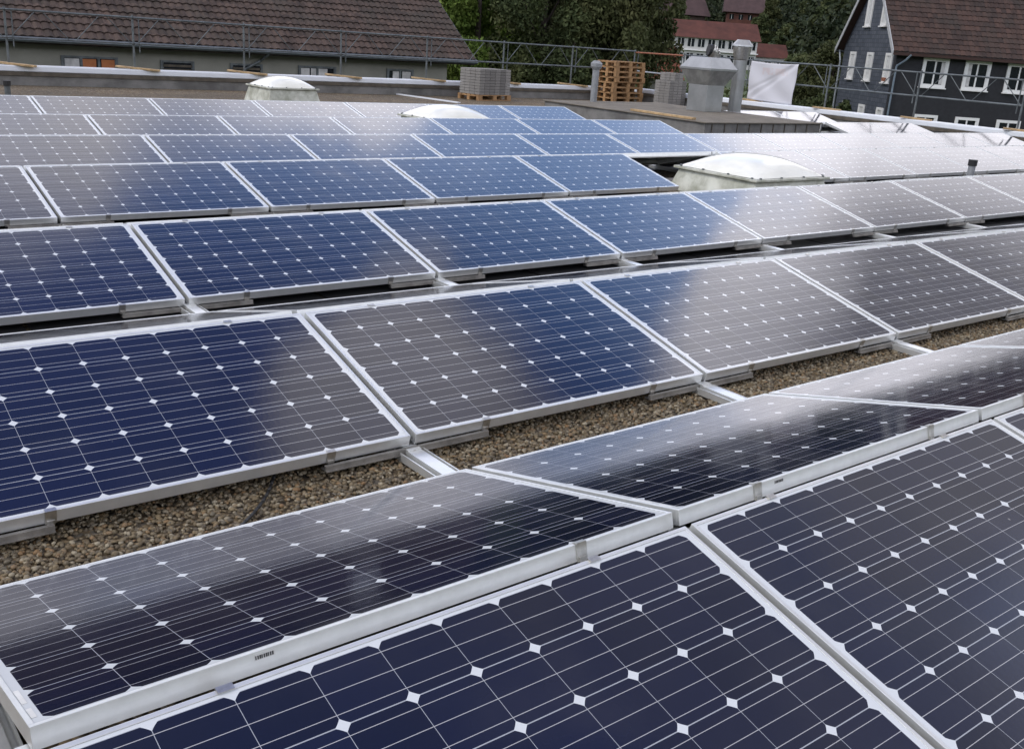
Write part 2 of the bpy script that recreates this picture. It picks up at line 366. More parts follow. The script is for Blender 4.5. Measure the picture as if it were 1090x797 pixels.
# street level strip between the buildings
tag(MB().box(22.5, -20, -6.45, 28, 60, -6.40).build('road', mat('asphalt', (.05,.05,.052), .9), None), kind='structure')

rf = MB().box(-9, -7, -.28, 20.725, 21.45, 0)
tag(rf.build('gravel_roof', M_gravel), kind='structure')
b = empty('flat_roofed_building', (0,0,0), label='flat roofed building carrying the gravel roof and its solar array', cat='building')
MB().box(-9.3, -7.3, -7, 21.05, 21.78, -.29).build('wall', M_render, b)

# ---------------------------------------------------------------- parapets
def parapet(name, label, p0, p1, inward, corner_in):
    """p0,p1: inner line on the roof; inward is the direction to the roof."""
    o = empty(name, (0,0,0), label=label, cat='parapet')
    x0, y0 = p0; x1, y1 = p1
    t_ = .33
    for nm, z0, z1, e0, e1, mm, bv in (('upstand', -.285, .19, 0, 0, M_concrete, 0), ('edge_board', .192, .27, .03, .03, M_wood_d, 0), ('coping', .272, .392, .012, .05, M_foil, .02)):
        if abs(y1-y0) < 1e-6: q = MB().box(x0, y0-e0, z0, x1, y0+t_+e1, z1)
        else: q = MB().box(x0-e0, y0, z0, x0+t_+e1, y1, z1)
        q.build(nm, mm, o, bevel=bv)
    return o
M_wood_d = mat('weathered_board', (.10,.085,.065), .85, 0, .3, 5)
parapet('parapet', 'long grey parapet with white coping in front of the brown tiled house', (-9, 21.455), (21.10, 21.455), None, None)
parapet('parapet', 'grey parapet with white coping in front of the dark slate house', (20.73, -7), (20.73, 21.40), None, None)

# ---------------------------------------------------------------- gravel pebbles
rng = np.random.default_rng(11)
def pebbles(name, regions, label):
    ico_v = np.array([(0,0,1)]+[(math.cos(a)*.9, math.sin(a)*.9, .42) for a in np.arange(6)*math.pi/3]+[(math.cos(a+.5)*.85, math.sin(a+.5)*.85, -.42) for a in np.arange(6)*math.pi/3])
    fs = [(0, 1+i, 1+(i+1) % 6) for i in range(6)]
    for i in range(6): fs += [(1+i, 7+i, 1+(i+1) % 6), (1+(i+1) % 6, 7+i, 7+(i+1) % 6)]
    fs = np.array(fs)
    P = []; S = []
    for (x0, x1, y0, y1, n, s0, s1) in regions:
        P.append(np.stack([rng.uniform(x0, x1, n), rng.uniform(y0, y1, n), rng.uniform(0, .012, n)], 1)); S.append(rng.uniform(s0, s1, n)**1)
    P = np.concatenate(P); S = np.concatenate(S); n = len(P)
    th = rng.uniform(0, 2*math.pi, n); sc3 = np.stack([rng.uniform(.8, 1.5, n), rng.uniform(.65, 1.05, n), rng.uniform(.45, .85, n)], 1)*S[:, None]
    v = ico_v[None]*sc3[:, None, :]; v = v*(1+rng.normal(0, .10, v.shape))
    tx = rng.normal(0, .35, n); c, s = np.cos(tx)[:, None], np.sin(tx)[:, None]
    v = np.stack([v[..., 0], v[..., 1]*c-v[..., 2]*s, v[..., 1]*s+v[..., 2]*c], -1)
    c, s = np.cos(th)[:, None], np.sin(th)[:, None]
    v = np.stack([v[..., 0]*c-v[..., 1]*s, v[..., 0]*s+v[..., 1]*c, v[..., 2]], -1) + P[:, None, :]
    nv = len(ico_v); F = (fs[None]+(np.arange(n)*nv)[:, None, None]).reshape(-1, 3)
    me = bpy.data.meshes.new(name); me.vertices.add(n*nv); me.vertices.foreach_set('co', v.ravel())
    me.loops.add(len(F)*3); me.loops.foreach_set('vertex_index', F.ravel().astype(np.int32))
    me.polygons.add(len(F)); me.polygons.foreach_set('loop_start', np.arange(len(F), dtype=np.int32)*3)
    me.polygons.foreach_set('loop_total', np.full(len(F), 3, dtype=np.int32)); me.polygons.foreach_set('use_smooth', np.ones(len(F), dtype=bool))
    me.update(calc_edges=True); me.materials.append(M_pebble)
    return tag(meshobj(name, me), label, 'gravel', kind='stuff')
pebbles('gravel', [(-2.6, 7.5, .85, 1.75, 52000, .005, .0115), (7.5, 12, .85, 1.75, 7000, .008, .014), (6.5, 9, 5.6, 6.4, 2500, .008, .013)], 'loose brown and beige river pebbles between the panel rows')

# ---------------------------------------------------------------- solar array
T = R(14.3798); CT, ST = math.cos(T), math.sin(T); PW, PD, PX = 1.645, .99, 1.67; G = .085
RX = [0, .0213, -.0061, -.0427, -.0501, -.0229, -.0469]
RY = [0, 2.3793, 4.6874, 7.1435, 9.2949, 11.4868, 14.0982]
RZ = [0, -.0111, -.0223, .001, .0002, .0032, .0105]
SL = [.0007, -.0014, .0026, .0006, .0003, -.0007, -.0012]
YA = [.0048, -.0055, -.0029, .0059, .0001, -.0002, .0024]
def ridge(k, X): return Vector((X+RX[k], RY[k]+YA[k]*X, .36+RZ[k]+SL[k]*X))

fr = MB(); H = .046; lw_ = .011
for (x0, y0, x1, y1) in ((0,0,PW,lw_),(0,PD-lw_,PW,PD),(0,lw_,lw_,PD-lw_),(PW-lw_,lw_,PW,PD-lw_)):
    fr.box(x0, y0, -H, x1, y1, 0)
for (x0, y0, x1, y1) in ((lw_,lw_,PW-lw_,.03),(lw_,PD-.03,PW-lw_,PD-lw_)): fr.box(x0, y0, -H, x1, y1, -H+.002)
frame_me = fr.mesh('frame', M_alu)
gl = MB().box(lw_+.0002, lw_+.0002, -.0065, PW-lw_-.0002, PD-lw_-.0002, -.0022)
glass_me = gl.mesh('glass', M_cell)
def bevel(o, w_=.0012):
    bm_ = o.modifiers.new('b', 'BEVEL'); bm_.width = w_; bm_.segments = 2; bm_.limit_method = 'ANGLE'
clipL = MB().box(-.017, -.004, -.046, .017, -.0005, .0015).box(-.017, -.004, .0015, .017, .012, .0035).box(-.012, -.007, -.049, .012, -.0042, -.034).mesh('clip', M_clip)
jb = MB().box(PW/2-.06, .80, -.032, PW/2+.06, .90, -.0066).mesh('junction_box', M_black)
ridge_me = MB().box(.002, -.062, -.062, PW-.002, -.002, -.058).mesh('ridge_strip', M_alu)
stick = MB().box(0, 0, 0, .045, .0006, .014).mesh('sticker', M_sticker)

def word(i): return ['first','second','third','fourth','fifth','sixth','seventh','eighth','ninth','tenth','eleventh','twelfth','thirteenth','fourteenth','fifteenth'][i]
def proj(P):
    d = P-CAM; z = d.dot(fw)
    return (9e9, 0) if z < .05 else (545+FPX*d.dot(rt)/z, 398.5-FPX*d.dot(up)/z)
def panel_matrix(kind, k, n):
    X = n*PX+.0125
    r = ridge(k, X); ex = Vector((1, YA[k], SL[k])).normalized()
    if kind == 'F':
        ey = Vector((0, CT, ST)); org = r + Vector((0, -G/2-PD*CT, -PD*ST))
    else:
        ey = Vector((0, CT, -ST)); org = r + (Vector((0, G/2-.030, .016)) if k == 0 else Vector((0, G/2-.015, -.006)))
    ez = ex.cross(ey).normalized(); ey = ez.cross(ex)
    M = Matrix((ex, ey, ez)).transposed().to_4x4(); M.translation = org
    return M
def rowlist(kind, k):
    lo = {0:-1, 1:-2, 2:-2, 3:-2, 4:-1, 5:-1, 6:-1}[k] if kind == 'F' else {0:-1, 1:-2, 2:-2, 3:-2, 4:-1, 5:-1, 6:-1}[k]
    hi = {0:4, 1:7, 2:9}.get(k, 12)
    ns = list(range(lo, hi))
    drop = []
    if (kind, k) in (('F',3), ('B',2)): drop = [4]
    if (kind, k) == ('B',5): drop = [4, 7, 8, 9]
    if (kind, k) in (('F',5),): drop = [7, 8, 9]
    if k == 6: drop = [7, 8, 9]
    return [n for n in ns if n not in drop]
def visible(kind, k, n):
    M = panel_matrix(kind, k, n); c = 0
    for a in range(11):
        for b_ in (1, .75, .5) if kind == 'F' else (0, .5, 1):
            x, y = proj(M @ Vector((PW*a/10, PD*b_, 0)))
            if 3 < x < 1087 and 3 < y < 795: c += 1
    return c > 0
ordinal = {}
for kind in 'FB':
    for k in range(7):
        i = 0
        for n in rowlist(kind, k):
            if visible(kind, k, n): ordinal[(kind, k, n)] = i; i += 1
FT = ['front', 'second', 'third', 'fourth', 'fifth', 'sixth', 'farthest']
for kind in 'FB':
    for k in range(7):
        for n in rowlist(kind, k):
            i = ordinal.get((kind, k, n))
            if kind == 'F':
                lab = f'{word(i)} panel from the left in the {FT[k]} row sloping towards the camera' if i is not None else f'blue solar panel continuing the {FT[k]} camera-facing row out of view'
                grp = 'solar panels sloping towards the camera'
            elif k == 0:
                lab = f'{word(i)} panel from the left in the dark near row sloping away to the gravel' if i is not None else 'dark solar panel continuing the near away-sloping row out of view'
                grp = 'solar panels sloping away from the camera'
            else:
                lab = f'{word(i)} panel from the left sloping away behind the {FT[k]} camera-facing row' if i is not None else f'solar panel sloping away behind the {FT[k]} row, out of view'
                grp = 'solar panels sloping away from the camera'
            if (kind, k, n) == ('F', 3, 3): lab = 'blue solar panel ending its row just left of the large milky skylight'
            if (kind, k, n) == ('F', 3, 5): lab = 'solar panel directly right of and behind the large milky skylight'
            o = empty('solar_panel', label=lab, cat='solar panel', group=grp)
            o.matrix_world = panel_matrix(kind, k, n)
            f = meshobj('frame', frame_me, o)
            if k < 3: bevel(f)
            meshobj('glass', glass_me, o)
            if k <= 3 and (kind == 'F' or k == 0):
                for cx_ in (.34, PW-.34):
                    if kind == 'B' and n == -1 and cx_ < 1: continue
                    c_ = meshobj('clip', clipL, o); c_.location = (cx_, 0, 0)
                    if kind == 'F': 
                        c2 = meshobj('clip', clipL, o); c2.location = (cx_, PD, 0); c2.rotation_euler = (0, 0, math.pi)
            if kind == 'B': meshobj('ridge_strip', ridge_me, o)
            if kind == 'B' and k == 0:
                s_ = meshobj('sticker', stick, o); s_.location = (.42, -.0009, -.019)
                s2 = MB()
                for q_ in range(9): s2.box(.422+q_*.0045, -.0017, -.017, .4245+q_*.0045+(q_ % 3)*.0006, -.001, -.009)
                s2.build('sticker_print', M_ink, o)
                MB().box(.0125, .12, -.0018, .022, .20, -.0012).build('serial_strip', M_sticker, o)
                MB().box(.0125, .04, -.0018, .022, .09, -.0012).build('serial_strip', M_ink if 0 else M_sticker, o)

# mounting frames: one base rail and two cross rails under every joint, in every valley
def mount(k, n, lab):
    """valley between ridge k and ridge k+1"""
    a = ridge(k, n*PX); b_ = ridge(k+1, n*PX)
    x = (a.x+b_.x)/2
    o = empty('mounting_frame', (x, a.y, 0), label=lab, cat='mounting frame', group='aluminium mounting frames under the panel joints')
    L = b_.y-a.y
    br = MB()
    br.box(-.055, .05, .012, .055, L-.05, .016)
    br.box(-.055, .05, .016, -.050, L-.05, .045).box(.050, .05, .016, .055, L-.05, .045)
    br.box(-.030, .05, .016, -.027, L-.05, .048).box(.027, .05, .016, .030, L-.05, .048).box(-.030, .05, .048, .030, L-.05, .051)
    br.build('base_rail', M_alu, o)
    yl = L-G/2-PD*CT; zl = b_.z-PD*ST-H+.003
    cr = MB().box(-.37, yl-.012, zl-.022, .37, yl+.004, zl-.004).box(-.37, yl-.018, zl-.026, .37, yl+.03, zl-.0225)
    cr.build('cross_rail', M_strut, o)
    yb = G/2-.03+PD*CT; zb_ = a.z-PD*ST-H+.003+.016
    MB().box(-.37, yb-.03, zb_-.022, .37, yb+.010, zb_-.004).build('cross_rail', M_strut, o)
    if k > 0: MB().box(-.82, yb-.12, .002, .82, yl+.95, .011).build('shade_sheet', M_black, o)  # black sheet added on the gravel to paint the valleys' under-panel shade
    MB().box(-.03, yl-.03, .0515, .03, yl+.015, max(zl-.027, .056)).box(-.03, yb-.02, .0515, .03, yb+.02, max(zb_-.023, .056)).build('foot_block', M_alu, o)
    MB().box(-.02, .02, .052, .02, .05, a.z-.045).build('ridge_post', M_alu, o)
    MB().tube((0, yl-.032, zl-.012), (0, yl-.02, zl-.012), .008, n=8).build('bolt', M_clip, o)
    return o
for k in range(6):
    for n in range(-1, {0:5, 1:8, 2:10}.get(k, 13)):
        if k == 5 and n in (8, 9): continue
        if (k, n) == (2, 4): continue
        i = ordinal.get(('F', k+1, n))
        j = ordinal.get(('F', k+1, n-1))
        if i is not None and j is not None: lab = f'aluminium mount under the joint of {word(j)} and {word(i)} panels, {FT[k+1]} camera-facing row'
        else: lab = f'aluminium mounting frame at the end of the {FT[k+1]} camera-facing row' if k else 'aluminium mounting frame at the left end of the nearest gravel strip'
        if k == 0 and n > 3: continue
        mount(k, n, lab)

# cable on the gravel
pts = []
for i in range(24):
    t_ = i/23; pts.append((-1.05+.16*math.sin(t_*2.2)+.5*t_, .9+t_*.75, .026+.01*math.sin(t_*9)))
tag(MB().path(pts, .006).build('cable', M_black, smooth=True), 'thin black cable lying across the pebbles at the left', 'cable')
# ballast pavers in the gap left of the big skylight
for i, (x, y, z, rz, lab) in enumerate([(6.92, 7.05, .04, .05, 'grey ballast paver lying in the dark gap beside the skylight, left one'), (7.35, 6.98, .04, -.04, 'grey ballast paver lying in the dark gap nearest the skylight corner'), (6.95, 7.12, .085, .2, 'grey ballast paver stacked on another left of the skylight')]):
    tag(MB().obox((0,0,0), .38, .20, .045).build('ballast_paver', M_paver, bevel=.004), lab, 'paver', 'ballast pavers beside the skylight')
    bpy.context.scene.collection.objects[-1].location = (x, y, z+.0); bpy.context.scene.collection.objects[-1].rotation_euler = (0,0,rz)

# ---------------------------------------------------------------- skylights
def skylight(x0, y0, x1, y1, rim, label, base=0.0, rise=.20):
    o = empty('skylight', ((x0+x1)/2, (y0+y1)/2, 0), label=label, cat='skylight', group='domed skylights on the flat roof')
    a, b_ = (x1-x0)/2, (y1-y0)/2
    def sq(s, z, e=0): return [(-a*s-e, -b_*s-e, z), (a*s+e, -b_*s-e, z), (a*s+e, b_*s+e, z), (-a*s-e, b_*s+e, z)]
    MB().hexa(sq(1, base, .03), sq(1, rim-.03, -.05)).build('curb', M_curb, o, bevel=.01)
    MB().hexa(sq(1, rim-.029, 0), sq(1, rim, 0)).build('rim', M_curb, o, bevel=.006)
    n = 28; mb = MB()
    for i in range(n+1):
        for j in range(n+1):
            u_ = -1+2*i/n; v_ = -1+2*j/n
            hh = (1-abs(u_)**2.2)*(1-abs(v_)**2.2)
            mb.v.append((u_*(a-.045), v_*(b_-.045), rim+.004+rise*hh**.62))
    for i in range(n):
        for j in range(n):
            q_ = i*(n+1)+j; mb.f.append((q_, q_+n+1, q_+n+2, q_+1))
    mb.build('dome', M_dome, o, smooth=True)
    for s_ in (-.85, -.3, .3, .85):
        for (px, py) in ((s_*a, -b_+.03), (s_*a, b_-.03), (-a+.03, s_*b_), (a-.03, s_*b_)):
            MB().tube((px, py, rim+.001), (px, py, rim+.016), .014, n=8).build('screw', M_galvd, o)
    return o
skylight(7.03, 5.42, 8.38, 6.68, .285, 'large milky domed skylight set in a gap of the panel row')
skylight(6.92, 11.63, 8.12, 12.80, .30, 'milky skylight dome just peeking above the sixth row of panels')
skylight(6.90, 17.65, 8.02, 18.80, .335, 'white domed skylight on the bare gravel near the far parapet')

# ---------------------------------------------------------------- raised slab block right of centre
s = empty('roof_box', (0,0,0), label='low concrete box with felt top carrying the metal vent hood and chimney', cat='roof box')
MB().box(12.50, 11.08, .001, 16.02, 15.75, .34).build('side_wall', M_concrete, s)
MB().box(12.46, 11.04, .342, 16.06, 15.79, .365).build('felt_top', M_felt, s, bevel=.006)
for i in range(9):
    MB().box(12.68+i*.36, 11.062, .02, 12.695+i*.36, 11.079, .338).build('seam', M_wood_d, s)

# vent pipes
def vent_pipe(x, y, z0, z1, r, label, capz=.12, m=M_galv, capm=None, cone=True):
    o = empty('vent_pipe', (x, y, z0), label=label, cat='vent pipe')
    h = z1-z0
    if cone:
        MB().lathe((0,0,0), [(r,0),(r,h-.20)]).build('pipe', m, o, smooth=False)
        MB().lathe((0,0,0), [(r+.002,h-.2),(r*1.7,h-.13),(r*1.75,h-.06),(r*.8,h)]).build('cap', capm or m, o)
    else:
        MB().lathe((0,0,0), [(r,0),(r,h-.06)]).build('pipe', m, o)
        MB().lathe((0,0,0), [(r*1.25,h-.085),(r*1.25,h)]).build('cap', capm or M_black, o)
    return o
vent_pipe(13.70, 15.5, .366, 1.25, .075, 'slim grey vent pipe with widened cap in front of the pallet stack', m=M_pipe)
vent_pipe(12.35, 5.80, 0, .37, .05, 'short grey pipe with black cap between panel rows at the right', cone=False, m=M_pipe)
vent_pipe(2.17, 18.0, 0, .31, .05, 'short pipe with black cap on gravel at the far left', cone=False, m=M_galvd)

def hood(x, y, z, label):
    o = empty('ventilation_hood', (x, y, z), label=label, cat='ventilation hood')
    a = .27; b_ = .43; c_ = .29
    sq = lambda s_, zz_: [(-s_,-s_,zz_),(s_,-s_,zz_),(s_,s_,zz_),(-s_,s_,zz_)]
    MB().hexa(sq(a,0), sq(a,.55)).build('duct', M_galv, o, bevel=.006)
    MB().hexa(sq(a+.004,.55), sq(b_,.86)).build('flare', M_galvd2, o, bevel=.004)
    MB().hexa(sq(b_+.012,.862), sq(b_+.012,.90)).build('drip_edge', M_galv, o)
    MB().hexa(sq(b_+.008,.901), sq(c_,1.12)).build('roof', M_galv, o, bevel=.004)
    return o
M_galvd2 = mat('aged_zinc', (.30,.305,.295), .5, .5, .25, 4)
hood(15.20, 13.55, .366, 'large galvanised vent hood with flared top on the felt roof box')

c = empty('chimney', (16.30, 13.62, 0), label='round stainless chimney pipe with conical rain cap beside the vent hood', cat='chimney')
MB().lathe((0,0,0), [(.145,0),(.145,1.52)]).build('flue', M_galv, c)
MB().lathe((0,0,0), [(.22,0),(.22,.03),(.15,.36)]).build('collar', M_galv, c)
MB().lathe((0,0,0), [(.147,1.47),(.16,1.49),(.21,1.74),(.21,1.75)]).build('funnel', M_clip, c)
MB().lathe((0,0,0), [(.235,1.76),(.23,1.79),(.13,1.90)]).build('rain_cap', M_galv, c)

e = empty('elbow_vent', (15.95, 14.05, .366), label='metal elbow vent with dark open mouth poking above the hood', cat='vent pipe')
pth = [(0,0,0),(0,0,1.05)]
MB().tube((0,0,0),(0,0,1.08),.10,n=16).build('riser', M_galv, e)
eb = MB(); prev = None
for i in range(7):
    a_ = i/6*R(75); p_ = Vector((-.16+.16*math.cos(a_), .08-.08*math.cos(a_), 1.08+.19*math.sin(a_)))
    if prev is not None: eb.tube(prev, p_, .105+.006*i, .11+.006*i, n=16, cap=False)
    prev = p_
eb.build('elbow', M_clip, e, smooth=True)
MB().tube(prev-Vector((.0,0,0)), prev+Vector((-.06,.03,.01)), .135, .125, n=16).build('mouth', M_black, e)

# plank lying on the felt top edge, small strip
tag(MB().obox((12.66, 12.35, .39), .10, 1.8, .04, R(-4)).build('plank', M_wood, bevel=.003), 'wooden plank lying along the left edge of the felt roof box', 'plank')
tag(MB().obox((12.35, 20.3, .02), .09, 2.6, .03, R(6)).build('metal_strip', M_foil), 'pale metal strip lying on gravel left of the brick pallet', 'metal strip')

# ---------------------------------------------------------------- pallets, blocks
def pallet_mb(z=0):
    """returns list of (name, MB) for one euro pallet 1.2 x 0.8, centred"""
    mb = MB()
    for y in (-.35, 0, .35):
        mb.box(-.6, y-.05, z, .6, y+.05, z+.022)
        for x in (-.53, 0, .53): mb.box(x-.07, y-.048, z+.0225, x+.07, y+.048, z+.100)
    for x in (-.53, 0, .53): mb.box(x-.072, -.4, z+.1005, x+.072, .4, z+.122)
    for y in (-.34, -.17, 0, .17, .34): mb.box(-.6, y-.06 if abs(y) < .3 else y-.06, z+.1225, .6, y+.06, z+.144)
    return mb
pal_me = pallet_mb().mesh('pallet', M_wood2)
rr_ = random.Random(3)
NP = 8
for i in range(NP):
    o = meshobj('pallet', pal_me); o.location = (19.62+rr_.uniform(-.03,.03), 20.85+rr_.uniform(-.03,.03), i*.146); o.rotation_euler = (0,0,R(0+rr_.uniform(-2,2)))
    pos = 'topmost' if i == NP-1 else 'bottom' if i == 0 else f'{word(i)} from the bottom'
    if pos == 'first from the bottom': pos = 'second from the bottom'
    names = ['bottom', 'second from the bottom', 'third from the bottom', 'fourth from the bottom', 'fourth from the top', 'third from the top', 'second from the top', 'topmost']
    tag(o, f'yellowish wooden pallet, {names[i]}, in the empty pallet stack', 'pallet', 'empty wooden pallets stacked by the parapet')
# pallet of concrete pavers at left
o = meshobj('pallet', pal_me); o.location = (14.36, 20.52, 0); o.rotation_euler = (0,0,R(8)); tag(o, 'wooden pallet under the big grey block stack beside the tiled house', 'pallet')
def paver_mat():
    m, t, p = newmat('grey_pavers')
    g = N(t, 'ShaderNodeNewGeometry'); tcn = N(t, 'ShaderNodeTexCoord'); n = N(t, 'ShaderNodeTexNoise'); n.inputs['Scale'].default_value = 25; link(t, tcn.outputs['Object'], n.inputs['Vector'])
    c = mixc(t, g.outputs['Random Per Island'], (.17,.162,.152), (.30,.285,.265)); c = mixc(t, mathn(t, 'MULTIPLY', n.outputs['Fac'], .4), c, (.12,.115,.11))
    link(t, c, p.inputs['Base Color']); p.inputs['Roughness'].default_value = .9; return m
M_pavers = paver_mat()
def block_stack(loc, rz, rows, label, bw, bd, bh, nx, ny):
    o = empty('block_stack', loc, rz, label, 'block stack')
    ax, ay = nx*bw, ny*bd
    r_ = random.Random(9)
    for (k0, k1, i0, i1) in rows:
        for k in range(k0, k1):
            mb = MB()
            for i in range(i0, i1):
                for j in range(ny):
                    jx, jy = r_.uniform(-.002,.002), r_.uniform(-.002,.002)
                    mb.box(-ax/2+i*bw+.005+jx, -ay/2+j*bd+.005+jy, k*bh+.004, -ax/2+(i+1)*bw-.005+jx, -ay/2+(j+1)*bd-.005+jy, (k+1)*bh-.004)
            mb.build('paver_layer', M_pavers, o)
    return o
block_stack((14.36, 20.52, .146), R(8), [(0, 9, 0, 6)], 'big grey stack of concrete pavers on a pallet near the tiled house', .19, .19, .072, 6, 4)
block_stack((20.28, 19.42, 0), R(3), [(0, 10, 0, 4), (10, 13, 1, 3)], 'pale grey stepped stack of concrete pavers between pallet stack and vent hood', .19, .19, .074, 4, 3)

# ---------------------------------------------------------------- scaffold guard rails
def guard_rail(name, label, base, dirx, count, zt=1.47, zb_=.93, r=.021, length=2.55, first_gap=0):
    o = empty(name, base, 0, label, 'guard rail')
    d = Vector(dirx)
    side = Vector((d.y, -d.x, 0))
    for i in range(count):
        p_ = d*(i*length)
        MB().tube(p_+Vector((0,0,.40)), p_+Vector((0,0,1.52)), .024, n=8).build('post', M_galvd, o)
        MB().tube(p_+side*.03+d*.12+Vector((0,0,.75)), p_+side*.03+d*.12+Vector((0,0,1.49)), .014, n=6).build('bracket', M_galvd, o)
        MB().obox(p_+Vector((0,0,.393)), .16, .16, .012).build('base_plate', M_galvd, o)
    for i in range(count-1):
        a_ = d*(i*length)+side*.045; g = MB()
        g.tube(a_+Vector((0,0,zt)), a_+d*(length-.01)+Vector((0,0,zt)), r, n=8)
        g.tube(a_+Vector((0,0,zb_)), a_+d*(length-.01)+Vector((0,0,zb_)), r, n=8)
        ns = 4
        for q_ in range(ns):
            t0, t1 = (q_+.10)/ns*length, (q_+.9)/ns*length
            z0_, z1_ = (zb_, zt) if q_ % 2 == 0 else (zt, zb_)
            g.tube(a_+d*t0+Vector((0,0,z0_)), a_+d*t1+Vector((0,0,z1_)), .010, n=6)
        g.build('lattice_girder', M_rail, o)
    return o
guard_rail('guard_rail', 'galvanised lattice guard rail standing along the far parapet before the tiled house', (-4.65, 21.62, 0), (1, 0, 0), 11)
guard_rail('guard_rail', 'galvanised lattice guard rail standing along the right parapet before the slate house', (20.9, 17.05+2.55-2.55*9, 0), (0, 1, 0), 10)
t_ = empty('temporary_rail', (20.9, 19.6, 0), label='orange and grey tubes closing the corner between the two guard rails', cat='guard rail')
MB().tube((0,.05,1.45),(-.05,2.0,1.44),.022,n=8).build('orange_tube', mat('orange_tube', (.28,.10,.05), .6), t_)
MB().tube((0,.05,.87),(-.05,2.0,.90),.020,n=8).build('grey_tube', M_galv, t_)
# planks under each post
k_ = 0
for i in range(2, 11):
    x = -4.65+2.55*i
    if x > 18.5: break
    rz = R(-28+rr_.uniform(-6, 6)); 
    tag(MB().obox((0,0,0), .92, .17, .038).build('plank', M_wood, bevel=.004), f'wooden plank under the {word(i-2)} visible guard rail post from the left, on the parapet' if x > 2 else 'wooden plank on the parapet out of view', 'plank', 'planks under the guard rail posts')
    po = C.objects[-1]; po.location = (x+.05, 21.56, .415); po.rotation_euler = (0, R(3), rz)
    if i == 3: k_ = i
nm = ['nearest', 'second nearest', 'third nearest', 'fourth nearest', 'fifth nearest']
for i in range(9):
    y = 17.05-2.55*i
    tag(MB().obox((0,0,0), .17, .72, .038).build('plank', M_wood, bevel=.004), f'wooden plank under right guard rail post, {word(i)} from the white banner' , 'plank', 'planks under the guard rail posts')
    po = C.objects[-1]; po.location = (20.87, y-.1, .415); po.rotation_euler = (R(2), 0, R(24+rr_.uniform(-6, 6)))

# banner hanging on the right guard rail
def banner():
    mb = MB(); nx, nz = 40, 26
    for i in range(nx+1):
        for j in range(nz+1):
            u_ = i/nx; v_ = j/nz
            y = 17.02-u_*1.58 + .05*(1-v_)*(u_-.2); z = .44+v_*1.01 - .03*math.sin(u_*math.pi)*v_ - .04*(1-v_)*u_
            x = 20.9-.085 + .022*math.sin((u_*1.3+v_*1.1)*7)*(1-.5*v_) + .028*math.exp(-((u_-v_*.9-.05)/.07)**2) + .02*math.exp(-((u_-v_*1.2+.25)/.05)**2)
            mb.v.append((x, y, z))
    for i in range(nx):
        for j in range(nz):
            q_ = i*(nz+1)+j; mb.f.append((q_, q_+1, q_+nz+2, q_+nz+1))
    m, t, p = newmat('banner_cloth')
    tcn = N(t, 'ShaderNodeTexCoord'); s_ = N(t, 'ShaderNodeSeparateXYZ'); link(t, tcn.outputs['Object'], s_.inputs[0])
    n = N(t, 'ShaderNodeTexNoise'); n.inputs['Scale'].default_value = 7; link(t, tcn.outputs['Object'], n.inputs['Vector'])
    band = mathn(t, 'MULTIPLY', mathn(t, 'GREATER_THAN', s_.outputs[2], 1.12), mathn(t, 'LESS_THAN', s_.outputs[2], 1.30))
    inner = mathn(t, 'MULTIPLY', mathn(t, 'GREATER_THAN', s_.outputs[1], 15.75), mathn(t, 'LESS_THAN', s_.outputs[1], 16.6))
    f = mathn(t, 'MULTIPLY', mathn(t, 'MULTIPLY', band, inner), mapr(t, n.outputs['Fac'], .4, .6, .1, .7))
    link(t, mixc(t, f, (.60,.60,.64), (.58,.50,.50)), p.inputs['Base Color']); p.inputs['Roughness'].default_value = .6
    o = mb.build('banner', m, smooth=True); sd_ = o.modifiers.new('s', 'SOLIDIFY'); sd_.thickness = .002
    return tag(o, 'creased white banner hanging from the right guard rail', 'banner')
banner()

# ---------------------------------------------------------------- tiled house at left
def window(parent, M, wdt, hgt_, m_frame=M_white, fr_=.08, mull=1, glass=M_glassd, sill=True, depth=.09, curtains=()):
    """M maps local (x right, y out of the wall, z up) with origin at the lower-left corner"""
    def ob(x0, y0, z0, x1, y1, z1, mb):
        P = [M @ Vector(p_) for p_ in ((x0,y0,z0),(x1,y0,z0),(x1,y1,z0),(x0,y1,z0),(x0,y0,z1),(x1,y0,z1),(x1,y1,z1),(x0,y1,z1))]
        mb.hexa(P[:4], P[4:])
    w_ = MB(); ob(0, -.02, 0, wdt, .015, hgt_, w_)
    o = w_.build('window', glass, parent)
    f = MB()
    ob(-fr_, -.01, -fr_, 0, depth, hgt_+fr_, f); ob(wdt, -.01, -fr_, wdt+fr_, depth, hgt_+fr_, f)
    ob(.001, -.01, hgt_, wdt-.001, depth-.003, hgt_+fr_, f); ob(.001, -.01, -fr_, wdt-.001, depth-.003, 0, f)
    for i in range(mull):
        x = wdt*(i+1)/(mull+1); ob(x-.035, .016, .001, x+.035, .05, hgt_-.001, f)
    ob(.001, .016, .001, .035, .045, hgt_-.001, f); ob(wdt-.035, .016, .001, wdt-.001, .045, hgt_-.001, f)
    f.build('window_frame', m_frame, o)
    if sill:
        s_ = MB(); ob(-fr_-.04, -.01, -fr_-.06, wdt+fr_+.04, depth+.07, -fr_-.003, s_); s_.build('sill', m_frame, o)
    for (c0, c1, mm) in curtains:
        c_ = MB(); ob(c0*wdt, .0155, .02, c1*wdt, .0165, hgt_-.02, c_); c_.build('curtain', mm, o)
    return o
H1 = empty('tiled_house', (0, 30.5, -6.5), label='long low grey house with brown pantile roof behind the far parapet', cat='house')
def wall_box(name, x0, y0, z0, x1, y1, z1, m, parent): return MB().box(x0, y0, z0, x1, y1, z1).build(name, m, parent)
RISE = math.tan(R(37)); HW = 5.4
wl = MB().box(-14, 0, 0, 19.9, 2*HW-.9, 7.02)
wl.build('wall', M_render, H1)
